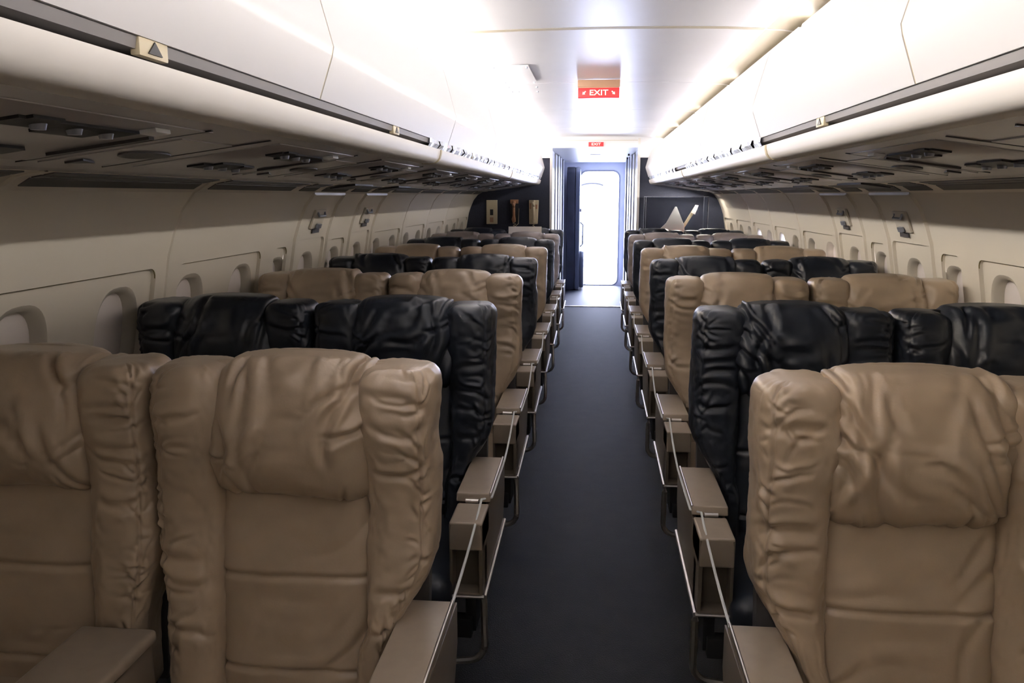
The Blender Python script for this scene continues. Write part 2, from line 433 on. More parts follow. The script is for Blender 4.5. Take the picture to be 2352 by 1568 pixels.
# ---- overhead bins
BIN = {-1: [-1.55, .2, 1.79, 3.38, 4.8, 6.25, 7.75, 9.4], 1: [-1.55, .1, 1.66, 3.12, 4.66, 6.1, 7.6, 9.4]}
ordn = ['nearest the camera behind the frame edge', 'first', 'second', 'third', 'fourth', 'fifth', 'last']
def binprof():
    inner = [(.590, .205), (.560, .292), (.556, .312), (.562, .335), (.600, .475), (.608, .498), (.622, .506)]
    return inner
for side in (-1, 1):
    sn = 'left' if side < 0 else 'right'
    for i, (a, b) in enumerate(zip(BIN[side][:-1], BIN[side][1:])):
        pos = ['nearest the camera', 'second from the camera', 'third from the camera', 'fourth from the camera', 'fifth from the camera', 'sixth from the camera', 'farthest, beside the dark rear bulkhead'][i]
        r = empty('overhead_bin', (side*.9, (a+b)/2, E(.14)), 'white %s overhead bin, %s' % (sn, pos), 'luggage bin', 'overhead bins along the %s side' % sn)
        L = (b-a)/2
        # body
        pr = [(.66, .14), (.66, .20), (.612, .205), (.60, .30), (.622, .488), (.80, .488), (1.0, .42), (1.19, .20), (1.19, .09), (.9, .125)]
        body = MB().prism([((x-.9)*side, z-.14) for x, z in pr], 'y', -L+.001, L-.001)
        body.build('bin_body', 'bin', r)
        # curved door skin
        ip = binprof(); dv = MB(); n = len(ip)
        op_ = [(x+.014, z+(.004 if j == n-1 else 0)) for j, (x, z) in enumerate(ip)]
        poly = ip+op_[::-1]
        dv.prism([((x-.9)*side, z-.14) for x, z in poly], 'y', -L+.004, L-.004)
        d = dv.build('bin_door', 'bin', r, smooth=True)
        # seam filler strip between doors
        sm = [(x+.0015, z) for x, z in ip]+[(x+.010, z) for x, z in ip[::-1]]
        MB().prism([((x-.9)*side, z-.14) for x, z in sm], 'y', L-.005, L+.003).build('door_seal', 'seam', r)
        # latch with a paper label
        ly = {(-1, 2): -.62, (-1, 1): .0}.get((side, i), None)
        yl = {-1: [-.4, 1.11, 2.5, 4.1, 5.5, 7.0, 8.5], 1: [-.5, .9, 2.33, 3.9, 5.3, 6.8, 8.4]}[side][i]-(a+b)/2
        lt = MB().box(((.599-.9)*side, yl, .054), (.014, .075, .026))
        la = lt.build('latch', 'cream' if True else 'steel', r, bevel=.003)
        mk = MB(); 
        c = Vector(((.5915-.9)*side, yl, .053))
        mk.add([c+Vector((-.0015*side, -.018, -.007)), c+Vector((-.0015*side, .018, -.007)), c+Vector((-.0015*side, 0, .010)),
                c+Vector((.001*side, -.018, -.007)), c+Vector((.001*side, .018, -.007)), c+Vector((.001*side, 0, .010))], [(0, 1, 2), (5, 4, 3), (0, 3, 4, 1), (1, 4, 5, 2), (2, 5, 3, 0)])
        mk.build('arrow_mark', 'dark', la)
# dark gap channel + lip rail (structure)
for side, nn in ((-1, ('trim_5', 'trim_6')), (1, ('trim_7', 'trim_8'))):
    g = MB().prism([(side*x, E(z)) for x, z in ((.640, .168), (.640, .206), (.66, .206), (.66, .168))], 'y', Y0, YB-.13).build(nn[0], 'dark'); MB().prism([(side*x, E(z)) for x, z in ((.598, .189), (.595, .2045), (.64, .2045), (.64, .189))], 'y', Y0, YB-.13).build('gap_strip', 'strip', g); tag(g, kind='structure')
    lipp = [(.596, .177), (.597, .163), (.602, .146), (.609, .135), (.622, .127), (.640, .1245), (.670, .124), (.670, .172), (.64, .178)]
    o = MB().prism([(side*x, E(z)) for x, z in lipp], 'y', Y0, YB-.12).build(nn[1], 'lip', smooth=True); tag(o, kind='structure')
    for y in ((3.25, 6.1, -.2) if side < 0 else (3.05, 5.9, 0.0)):
        sm = [(x-.0025 if x < .64 else x, z-.0015) for x, z in lipp]
        MB().prism([(side*x, E(z)) for x, z in sm], 'y', y-.012, y+.012).build('lip_joint', 'seam', o, smooth=True)
    # crinkled clear row-number strip set in the gap further aft
    for (ya, yb, cnt) in (((3.0, 9.2, 64),) if side < 0 else ((3.1, 5.6, 30), (6.3, 9.2, 30))):
        ys = np.linspace(ya, yb, cnt*3); rr = np.random.RandomState(3+side)
        vs = []
        for y in ys:
            j = rr.rand(2)*.010
            vs += [(side*(.602-j[0]), y, E(.176)), (side*(.590-j[1]*.8), y, E(.190)), (side*(.592-j[0]*.5), y, E(.207))]
        fs = [(3*q+p, 3*q+p+1, 3*q+p+4, 3*q+p+3) for q in range(len(ys)-1) for p in range(2) if not (q % 9 in (5,) )]
        obj('clear_strip', pyd(vs, fs), 'glassy', g)
    # end caps at the bulkhead
    
# ---- passenger service units
PR = (-1, 1)
def under_z(x): return .124-(abs(x)-.665)*(.066/.475)
rown = ['over the first seat row', 'over the second seat row', 'over the third seat row', 'over the fourth seat row', 'over the fifth seat row', 'over the sixth seat row', 'over the seventh seat row', 'over the eighth seat row']
def make_psu(side, Y, label, group):
    r = empty('service_unit', (side*.89, Y, E(under_z(.89))), label, 'service panel', group)
    rot = Matrix.Rotation(side*math.atan(.066/.475), 3, 'Y')
    def loc(x, y, d): # x across measured from .89 outward, d below surface
        return Vector((side*x, y, -x*(.066/.475)-d))
    MB().box(loc(0, 0, .000), (.36, .62, .004), rot).build('panel', 'under', r, bevel=.0015)
    for cx, cy, sg in ((-.10, 0, 1), (.095, -.02, -1)):
        m = MB().box(loc(cx, cy, .0035), (.045, .30, .006), rot)
        m.box(loc(cx+.022*sg, cy+.03*sg, .0036), (.05, .13, .006), rot)
        m.box(loc(cx-.018, cy-.10*sg, .0036), (.03, .07, .006), rot)
        rc = m.build('nozzle_recess', 'dark', r)
        for j, dy in enumerate((-.08, .01, .10)):
            p = loc(cx+.004*j, cy+dy, .006)
            nz = MB().tube([p+Vector((0, 0, .003)), p+Vector((0, 0, -.008))], [.013, .010], 12)
            nz.build('air_nozzle', 'steel', rc, smooth=True)
    p = loc(0, .23, .0045)
    MB().box(p, (.20, .018, .006), rot).build('light_slot', 'groove', r)
    # small call button that catches the light
    MB().box(loc(-.145, .16, .006), (.03, .05, .008), rot).build('call_button', 'white', r, bevel=.002)
    return r
def make_filler(side, Y):
    r = empty('speaker_panel', (side*.93, Y, E(under_z(.93))), 'x', 'speaker')
    rot = Matrix.Rotation(side*math.atan(.066/.475), 3, 'Y')
    def loc(x, y, d): return Vector((side*x, y, -x*(.066/.475)-d))
    MB().box(loc(0, 0, 0), (.30, .22, .005), rot).build('panel', 'under', r)
    c = loc(.0, .02, .003); vs = []
    for k in range(20):
        a = 2*PI*k/20; q = rot @ Vector((.035*math.cos(a), .085*math.sin(a), 0)); vs.append(c+q)
    vs2 = [v+Vector((0, 0, -.003)) for v in vs]
    MB().add(vs+vs2, [tuple(range(20)), tuple(range(20, 40))[::-1]]+[(i, (i+1) % 20, (i+1) % 20+20, i+20) for i in range(20)]).build('speaker_grille', 'groove', r)
    c = loc(.10, -.04, .003)
    vs = [c+rot @ Vector(v) for v in ((-.02, -.03, 0), (.02, -.03, 0), (0, .04, 0), (-.02, -.03, -.004), (.02, -.03, -.004), (0, .04, -.004))]
    MB().add(vs, [(0, 1, 2), (5, 4, 3), (0, 3, 4, 1), (1, 4, 5, 2), (2, 5, 3, 0)]).build('arrow_mark', 'groove', r)
    return r
for side in PR:
    sn = 'left' if side < 0 else 'right'
    for k in range(-1, 8):
        Y = 1.22+.955*k
        if k >= 0:
            make_psu(side, Y, 'grey service panel with dark air nozzles under the %s bins, %s' % (sn, rown[k]), 'service panels under the %s bins' % sn)
        if k < 7:
            f = make_filler(side, Y+.435)
            tag(f, 'oval speaker panel under the %s bins, %s' % (sn, 'ahead of the first seat row' if k < 0 else 'just behind '+rown[k][5:]), 'speaker', 'speaker panels under the %s bins' % sn)

# ---- rear bulkheads (each side of the aisle)
def bulk_poly(side):
    pts = [(.50, -1.45), (.50, .655), (.9, .57), (1.26, .12), (1.27, .05)]+[(x+.01, z) for x, z in PTS[1:]]+[(x+.01, z) for x, z in LOW]
    return [(side*x, E(z)) for x, z in pts]
for side, nm in ((-1, 'wall_rear_left'), (1, 'wall_rear_right')):
    o = MB().prism(bulk_poly(side), 'y', YB, YB+.06).build(nm, 'bulk'); tag(o, kind='structure')
    # white edge post along the opening
    MB().bbox((side*.475, YB-.02, 0), (side*.502, YB+.09, E(.63))).build('edge_post', 'lip', o)
hd = MB().bbox((-.5, YB-.02, E(.53)), (.5, YB+.05, E(.66))).bbox((-.80, YB-.02, E(.42)), (-.5, YB-.001, E(.66))).bbox((.5, YB-.02, E(.42)), (.80, YB-.001, E(.66))).build('wall_header', 'white'); tag(hd, kind='structure')
MB().bbox((-.47, YB-.023, E(.607)), (.47, YB-.02, E(.611))).build('seam_line', 'seam', hd)
# front wall behind the camera (closed cockpit bulkhead)
fw = MB().bbox((-1.6, Y0-.05, 0), (1.6, Y0, E(.7))).build('wall_front', 'wall'); tag(fw, kind='structure')

# ---- vestibule
for side, nm in ((-1, 'wall_entry_left'), (1, 'wall_entry_right')):
    o = MB().bbox((side*.50, YB+.06, 0), (side*.56, YD, E(.58))).build(nm, 'vest'); tag(o, kind='structure')
    # stacked vertical posts, folding lavatory door, mirror slot
    MB().bbox((side*.492, 9.85, E(-.7)), (side*.50, 10.05, E(.12))).build('mirror_slot', 'bronze', o)
    for j, (ya, yb, mm, xx) in enumerate(((10.6, 11.0, 'white', .485), (11.05, 11.35, 'steel', .47), (11.4, 11.6, 'groove', .475), (11.65, 12.0, 'vest', .465), (12.05, 12.2, 'groove', .47), (12.25, 12.5, 'steel', .45))):
        MB().bbox((side*xx, ya, 0), (side*.50, yb, E(.52))).build('door_fold', mm, o)
vc = MB().bbox((-.56, YB, E(.53)), (.56, YD, E(.58))).build('ceiling_entry', 'white'); tag(vc, kind='structure')
MB().bbox((-.065, 10.9, E(.522)), (.075, 11.5, E(.53))).build('ceiling_vent', 'purple', vc)
MB().bbox((-.05, 12.2, E(.524)), (.06, 12.4, E(.53))).build('ceiling_vent', 'purple', vc)
for (x, y) in ((.43, 10.9), (.45, 11.9)):
    MB().tube([(x, y, E(.53)), (x, y, E(.505))], .012, 8).build('ceiling_knob', 'dark', vc)
# rear door wall with rounded opening
op = rrect(-.215, .02, .39, 1.835, .10, 8)
outer = [(-.56, 0), (.56, 0), (.56, E(.55)), (-.56, E(.55))]
loops = [outer, op[::-1]]; flat = [q for l in loops for q in l]
tri = geometry.tessellate_polygon([[Vector((u, v, 0)) for u, v in l] for l in loops])
mbd = MB(); mbd.add([(u, YD, v) for u, v in flat], [tuple(t) for t in tri]); mbd.add([(u, YD+.14, v) for u, v in flat], [tuple(t) for t in tri])
n = len(op); mbd.add([(u, YD, v) for u, v in op]+[(u, YD+.14, v) for u, v in op], [(i, (i+1) % n, (i+1) % n+n, i+n) for i in range(n)])
wb = mbd.build('wall_back', 'vest'); tag(wb, kind='structure')
fr_ = MB(); ring = [(u, YD-.004, v) for u, v in op]+[(u, YD-.004, v) for u, v in rrect(-.24, .0, .415, 1.86, .12, 8)]
fr_.add(ring+[(a, YD-.012, c) for a, b, c in ring], [(i, (i+1) % n, (i+1) % n+n, i+n) for i in range(n)]+[(i+2*n, (i+1) % n+2*n, (i+1) % n+3*n, i+3*n) for i in range(n)])
fr_.build('door_seal', 'steel', wb)
# open plug door leaf standing along the left side
dl = empty('door_1', (-.29, 13.2, .01), 'x', 'door'); del dl['label'], dl['category']; tag(dl, kind='structure')
poly = [(-.37, 0), (.36, 0), (.37, .3), (.37, 1.6), (.33, 1.78), (.22, 1.87), (-.2, 1.88), (-.33, 1.8), (-.37, 1.6)]
MB().prism([(y, z) for y, z in poly], 'x', -.13, .0).build('door_panel', 'doorin', dl, bevel=.02)
MB().prism([(y*.97, z) for y, z in poly], 'x', .001, .075).build('door_lining', 'doored', dl, bevel=.025)
MB().prism([(-.33, .03), (.32, .03), (.32, .48), (.2, .60), (-.22, .60), (-.33, .5)], 'x', .07, .145).build('slide_pack', 'doored', dl, bevel=.035)
MB().bbox((.075, -.30, 1.20), (.10, -.22, 1.25)).build('door_handle', 'white', dl, bevel=.004)
MB().tube([(.08, -.2, .66), (.12, -.2, .70), (.12, -.2, 1.0), (.08, -.2, 1.04)], .012).build('grab_bar', 'steel', dl)
# stair platform and curved rail just outside
pf = MB().bbox((-.7, YD+.14, -.10), (.9, 15.2, -.02)).build('stair_platform', 'steel'); tag(pf, 'grey metal stair landing just outside the open rear door', 'platform')
ar = []
for k in range(17):
    a = PI*(.98-k/16*.74); ar.append((-.02+.26*math.cos(a)-.02, 14.4, E(.10)+.115*math.sin(a)))
rail = empty('handrail', (0, 14.4, -.02), 'thin curved metal rail seen through the bright rear doorway', 'handrail')
MB().tube([(x, y-14.4, z+.02) for x, y, z in [(-.30, 14.4, -.0)]+ar], .018).build('rail_tube', 'dark', rail, smooth=True)
MB().box((ar[-3][0], 0, ar[-3][2]+.04), (.02, .02, .05)).build('rail_clip', 'steel', rail)

# ---- exit signs
def text_mesh(txt, size, name, m, parent, loc, extr=.0015):
    cu = bpy.data.curves.new(name, 'FONT'); cu.body = txt; cu.size = size; cu.extrude = extr; cu.align_x = 'CENTER'; cu.align_y = 'CENTER'; cu.offset = size*.010
    t = bpy.data.objects.new(name, cu); C.objects.link(t)
    dg = bpy.context.evaluated_depsgraph_get(); me = bpy.data.meshes.new_from_object(t.evaluated_get(dg))
    bpy.data.objects.remove(t)
    me.transform(Matrix.Rotation(PI/2, 4, 'X'))
    me.materials.clear()
    o = obj(name, me, m, parent); o.location = loc; return o
sg = empty('exit_sign', (.015, 4.9, E(.648)), 'large red EXIT sign with two arrows hanging below a brown ceiling mount', 'exit sign')
MB().bbox((-.120, -.02, -.040), (.120, .03, 0)).build('mount', 'bronze', sg, bevel=.004)
MB().bbox((-.112, -.012, -.043), (.112, .028, -.040)).build('mount_trim', 'cream', sg)
MB().bbox((-.117, -.008, -.098), (.117, .026, -.043)).build('sign_box', 'red', sg, bevel=.003)
tx = text_mesh('EXIT', .042, 'sign_text', 'letter', sg, (0, -.010, -.071)); tx.scale = (1.25, 1, 1)
for s_ in (-1, 1):
    a = MB(); Rm = Matrix.Rotation(-s_*.75 if s_ > 0 else .75, 3, 'Y')
    # arrow pointing down and outwards
    d = Vector((s_*.7, 0, -.7)); pz = Vector((s_*.7, 0, .7)); c0 = Vector((s_*.083, -.0095, -.071))
    def q(u, v, y): return c0+d*u+pz*v+Vector((0, y, 0))
    arrow = [(-.013, -.003), (0, -.003), (0, -.010), (.013, 0), (0, .010), (0, .003), (-.013, .003)]
    a.add([q(u, v, -.001) for u, v in arrow]+[q(u, v, .002) for u, v in arrow], [(0, 1, 5, 6), (2, 3, 4), (1, 2, 4, 5), (7, 13, 12, 8), (9, 11, 10), (8, 12, 11, 9)]+[(i, (i+1) % 7, (i+1) % 7+7, i+7) for i in range(7)])
    a.build('sign_arrow', 'letter', sg)
s2 = empty('exit_sign', (.01, YB-.021, E(.566)), 'small red EXIT sign on the white header above the rear passage', 'exit sign')
MB().bbox((-.083, -.012, -.024), (.083, 0, .024)).build('sign_box', 'red', s2, bevel=.002)
tx = text_mesh('EXIT', .038, 'sign_text', 'letter', s2, (0, -.0135, 0)); tx.scale = (1.35, 1, 1)

# ---- things on the left bulkhead
pnl = empty('switch_panel', (-1.16, YB, E(-.315)), 'tall cream switch panel on the dark bulkhead, left of both handsets', 'switch panel')
MB().bbox((-.062, -.03, 0), (.062, 0, .27)).build('plate', 'cream', pnl, bevel=.004)
MB().bbox((-.020, -.036, .10), (.016, -.028, .165)).build('switch', 'dark', pnl)
MB().bbox((-.022, -.036, .02), (.018, -.028, .075)).build('badge', 'bronze', pnl)
def handset(parent, m, x0, z0, z1, y):
    pts = [(x0, y+.010, z0), (x0, y-.012, z0+.02), (x0+.004, y-.03, z0+.06), (x0+.004, y-.03, z1-.06), (x0, y-.012, z1-.02), (x0, y+.010, z1)]
    return MB().tube(pts, [.022, .024, .015, .015, .024, .022], 12).build('handset', m, parent, smooth=True)
t1 = empty('wall_telephone', (-.90, YB, E(-.33)), 'brown telephone handset in a dark cradle on the bulkhead, between switch panel and cream telephone', 'telephone')
MB().bbox((-.045, -.03, .03), (.045, 0, .285)).build('cradle', 'dark', t1, bevel=.006)
MB().bbox((-.048, -.045, .245), (.045, -.0, .29)).build('hook', 'brown', t1, bevel=.004)
handset(t1, 'brown', -.005, .05, .26, -.06)
MB().tube([(-.005+.02*math.sin(k*1.3)+k*.001, -.05, .05-k*.006) for k in range(14)]+[(.045, -.04, .02), (.05, -.02, .19)], .004, 6).build('cord', 'cream', t1)
t2 = empty('wall_telephone', (-.68, YB, E(-.315)), 'cream wall telephone with handset, nearest the rear passage', 'telephone')
MB().prism([(-.055, .27), (-.052, .0), (.045, .0), (.055, .27)], 'y', -.05, 0).build('base', 'cream', t2, bevel=.008)
handset(t2, 'cream', .0, .03, .255, -.075)
MB().bbox((-.046, -.056, .17), (-.028, -.049, .235)).build('keypad', 'brown', t2)
MB().bbox((.022, -.056, .17), (.040, -.049, .22)).build('keypad', 'brown', t2)
MB().tube([(.0+.014*math.sin(k*1.6), -.06, .03-k*.006) for k in range(14)], .004, 6).build('cord', 'cream', t2)

# ---- display case on the right bulkhead
dc = empty('display_case', (.885, 9.28, .92), 'clear acrylic display case in front of the right rear bulkhead', 'display case')
cs = MB(); W, D, H = .66, .34, .52
for a, b in (((-W/2, -D/2, .02), (-W/2+.006, D/2, H)), ((W/2-.006, -D/2, .02), (W/2, D/2, H)), ((-W/2, -D/2, .02), (W/2, -D/2+.006, H)), ((-W/2, -D/2, H), (W/2, D/2, H+.006))):
    cs.bbox(a, b)
cs.build('acrylic_cover', 'glass', dc)
ed = MB()
for x in (-W/2, W/2):
    for y in (-D/2, D/2):
        ed.bbox((x-.002, y-.002, .02), (x+.002, y+.002, H+.006))
for x in (-W/2, W/2): ed.bbox((x-.003, -D/2, H), (x+.003, D/2, H+.006))
for y in (-D/2, D/2): ed.bbox((-W/2, y-.003, H), (W/2, y+.003, H+.006))
ed.build('case_edge', 'vest', dc)
MB().bbox((-W/2-.01, -D/2-.01, 0), (W/2+.01, D/2+.01, .02)).build('case_base', 'dark', dc)
lg = MB()
for x in (-W/2+.03, W/2-.03):
    for y in (-D/2+.03, D/2-.03): lg.bbox((x-.015, y-.015, -.92), (x+.015, y+.015, 0))
lg.build('stand', 'dark', dc)
md = empty('model', (.86, 9.28, .94), 'white triangular model with a slanted arm inside the clear display case', 'model')
MB().prism([(-.17, .12), (.13, .12), (.12, .2), (.035, .395), (.02, .395), (-.07, .22)], 'y', -.05, .01).build('fin', 'paper', md, bevel=.004)
MB().prism([(.07, .12), (.11, .13), (.265, .38), (.25, .405), (.235, .40)], 'y', .03, .05).build('arm', 'cream', md, bevel=.002)
MB().prism([(.20, .33), (.24, .31), (.275, .41), (.24, .415)], 'y', .01, .028).build('flag', 'paper', md)
MB().bbox((-.30, -.10, .0), (.26, .10, .12)).build('base', 'redcloth', md, bevel=.02)
# spot lamp that lights this corner
sp = bpy.data.lights.new('case_lamp', 'AREA'); sp.shape = 'RECTANGLE'; sp.size = .5; sp.size_y = .06; sp.energy = 16; sp.color = (1, .93, .82)
so = bpy.data.objects.new('case_lamp', sp); C.objects.link(so); so.location = (1.02, 9.2, E(.060)); so.rotation_euler = (0, .25, 0)
tag(so, 'small strip lamp under the right bins lighting the display case', 'lamp')

# ------------------------------------------------------------------ SEATS
XC = .301+.281   # centre of the aisle seat
SW = .562
TOPZ = 1.135
LEAN = math.radians(7)
def strokes(U, V, lst):
    """sum of crease strokes: narrow valleys with soft raised lips"""
    d = np.zeros_like(U)
    for (u0, v0, ang, L, wd, dep, cur) in lst:
        du, dv = U-u0, V-v0; c, s_ = math.cos(ang), math.sin(ang)
        al = du*c+dv*s_; ac = -du*s_+dv*c - cur*al*al
        env = np.exp(-(al/L)**4)*(1-.35*(al/L)).clip(0, 1.4)
        lopside = np.where(ac > 0, 1.25, .8)
        d += dep*env*(-np.exp(-(ac/(wd*lopside))**2)+.62*np.exp(-((ac-1.9*wd)/(1.6*wd))**2)+.25*np.exp(-((ac+2.1*wd)/(1.8*wd))**2))
    return d
def wrinkle(kind, seed, amp=1.0):
    R = random.Random(seed*13+5); L = []
    if kind == 'bolster':
        for i in range(50):
            z = R.uniform(.10, .70)**.85; sd = R.choice((-1, 1))
            L.append((.062+sd*R.uniform(.012, .055), z, sd*R.uniform(-.3, .9)+R.uniform(-.35, .35), R.uniform(.016, .046), R.uniform(.0035, .0065), R.uniform(.0025, .0058), R.uniform(-9, 9)))
        for i in range(5):
            L.append((.11, R.uniform(.15, .66), R.uniform(-.25, .25), R.uniform(.05, .08), R.uniform(.006, .010), R.uniform(.005, .008), R.uniform(-4, 4)))
    elif kind == 'pillow':
        sl = R.choice((-1, 1))
        for i in range(15):
            L.append((R.uniform(-.14, .14), R.uniform(.06, .26), -PI/2+sl*R.uniform(.1, .62), R.uniform(.05, .12), R.uniform(.006, .011), R.uniform(.007, .0135), R.uniform(-5, 5)))
        for i in range(16):
            L.append((R.uniform(-.15, .15), R.choice((R.uniform(.0, .07), R.uniform(.24, .31))), PI/2+R.uniform(-.5, .5), R.uniform(.018, .045), R.uniform(.003, .006), R.uniform(.002, .005), R.uniform(-8, 8)))
        for i in range(6):
            sd = R.choice((-1, 1))
            L.append((sd*.13, R.uniform(.06, .26), sd*R.uniform(.2, .8), R.uniform(.03, .05), R.uniform(.004, .007), R.uniform(.003, .006), R.uniform(-8, 8)))
    else:
        sl = R.choice((-1, 1))
        for i in range(9):
            L.append((R.uniform(-.13, .13), R.uniform(.05, .42), sl*R.uniform(-1.25, -.65), R.uniform(.05, .11), R.uniform(.007, .014), R.uniform(.0035, .0075), R.uniform(-4, 4)))
    def f(P, N, t, th):
        x, y, z = P[..., 0], P[..., 1], P[..., 2]
        if kind == 'bolster':
            a = np.where(th > PI, th-2*PI, th)
            if f.flip: a = np.where(a >= 0, PI-a, -PI-a)
            U = (a-.33)*.10; V = z
            d = strokes(U, V, L)*(.10+.90*smooth01((a-.25)/.65))*(1-.75*smooth01((a-1.9)/.5)) + .0045*vnoise(U*18, z*13, seed+5) + .0016*vnoise(U*60, z*60, seed+6)
        elif kind == 'pillow':
            d = strokes(x, z, L)*(np.sin(th) > -.2) + .006*vnoise(x*10, z*8, seed+4) + .0012*vnoise(x*50, z*40, seed+1)
            n3 = vnoise(x*75, z*8, seed+7); edge = smooth01((.14-np.minimum(t, 1-t))/.14)
            d -= .0022*edge*ridge(n3, 1.6)
        else:
            d = strokes(x, z, L)*(np.sin(th) > 0) + .004*vnoise(x*9, z*9, seed+4)
        return d*amp
    f.flip = False
    return f
def c_(v, n): return np.full(n, v) if np.isscalar(v) else v
def backrest_meshes(seed, hi, mirror, win):
    """returns list of (name, mesh, mat-key or None). local: x across, y toward the back (+), z from cushion base; origin at seat level .42"""
    k = {3: 1.4, 2: 1.0, 1: .6, 0: .34}[hi]
    Hb = TOPZ-.42
    out = []
    def lean(me):
        v = np.empty(len(me.vertices)*3); me.vertices.foreach_get('co', v); v = v.reshape(-1, 3)
        v[:, 1] += (v[:, 2]-Hb)*math.tan(LEAN)
        me.vertices.foreach_set('co', v.ravel()); me.update(); return me
    # bolsters: outer side tapers inward at armrest height
    for s in (-1, 1):
        def prof(t, s=s):
            n = len(t); zz = t*Hb
            tp = 1-smooth01((zz-.14)/.22)          # 1 at the bottom
            out_in = ((.03 if win else .092) if s == (-1 if not mirror else 1) else (.06 if win else .022))*tp
            oe = SW/2-.002-out_in                  # outer edge
            ie = .150-.016*smooth01((zz-.42)/.2)  # inner edge
            ie = np.minimum(ie, oe-.05)
            bulge = .006*np.sin(t*PI*3+seed)
            return s*(oe+ie)/2, np.full(n, .055)-.012*smooth01((zz-.45)/.2), (oe-ie)/2+.004, .072+.020*smooth01((zz-.40)/.25)+bulge
        seamx = SW/2-.045
        W = wrinkle('bolster', seed*11+s*3+20); W.flip = s < 0
        def disp(P, N, t, th, s=s, W=W):
            d = W(P, N, t, th)
            # vertical seam along the front/side edge, gathers close to it
            ang = (th if s > 0 else (PI-th) % (2*PI))
            a = np.where(ang > PI, ang-2*PI, ang)
            seam = np.exp(-((a-.95)/.045)**2)
            d -= .006*seam
            return d
        me = cushion(Hb-.012, int(190*k), int(96*k), prof, disp, es=3.0, cap=.042)
        out.append(('side_bolster', lean(me)))
    # centre panel (lower, flatter) with horizontal seams
    def prof(t):
        n = len(t); return np.full(n, 0.), np.full(n, .070), np.full(n, .158), np.full(n, .060)
    W = wrinkle('panel', seed*7+5)
    seams_z = (Hb-.43, Hb-.62)
    def disp(P, N, t, th):
        d = W(P, N, t, th)
        for sz in seams_z:
            d -= .009*np.exp(-((P[..., 2]-sz)/.006)**2); d += .004*np.exp(-((P[..., 2]-sz)/.03)**2)
        return d
    me = cushion(Hb-.06, int(150*k), int(72*k), prof, disp, es=4.5, cap=.03)
    out.append(('backrest', lean(me)))
    # pillow
    hp = .275
    def prof(t):
        n = len(t); b = .070+.032*np.sin(PI*np.clip(t*.85+.04, 0, 1))**.8
        return np.full(n, .0), .058-.018*np.sin(PI*t), .156+.008*np.sin(PI*np.clip(t*1.05, 0, 1)), b
    W = wrinkle('pillow', seed*5+2)
    me = cushion(hp, int(130*k), int(110*k), prof, W, es=3.6, cap=.05)
    v = np.empty(len(me.vertices)*3); me.vertices.foreach_get('co', v); v = v.reshape(-1, 3)
    v[:, 2] += Hb-hp-.002+.008*np.cos(v[:, 0]/.15*PI/2); me.vertices.foreach_set('co', v.ravel())
    out.append(('headrest_pillow', lean(me)))
    # hard back shell
    sh = MB().prism([(-.25, .0), (-.255, Hb-.10), (-.22, Hb-.04), (.22, Hb-.04), (.255, Hb-.10), (.25, 0)], 'y', .115, .150)
    vs = [(x, y, z) for x, y, z in sh.v]; me = pyd(vs, sh.f)
    out.append(('back_shell', lean(me)))
    return out
CACHE = {}
def get_back(seed, hi, mirror, win):
    key = (seed, hi, mirror, win)
    if key not in CACHE: CACHE[key] = backrest_meshes(seed, hi, mirror, win)
    return CACHE[key]
CUSH = {}
def seat_cushion_mesh(seed):
    if seed not in CUSH:
        W = wrinkle('panel', seed+31)
        me = cushion(.52, 50, 60, lambda t: (np.full(len(t), 0.), np.full(len(t), 0.), np.full(len(t), .222), np.full(len(t), .075)), W, es=4, cap=.06)
        me.transform(Matrix.Rotation(PI/2, 4, 'X'))   # z -> -y
        CUSH[seed] = me
    return CUSH[seed]
def use(me, name, m, parent, loc=(0, 0, 0)):
    o = bpy.data.objects.new(name, me)
    if not me.materials: me.materials.append(M[m])
    C.objects.link(o); o.parent = parent; o.location = loc
    o.material_slots[0].link = 'OBJECT'; o.material_slots[0].material = M[m]
    return o
SHARED = {}
def shared(key, fn):
    if key not in SHARED: SHARED[key] = fn()
    return SHARED[key]
def mesh_of(mb, bevel=0, smooth=False, seg=2):
    o = mb.build('tmp', 'dark', None, bevel, smooth, seg); me = o.data; bpy.data.objects.remove(o); me.materials.clear(); return me
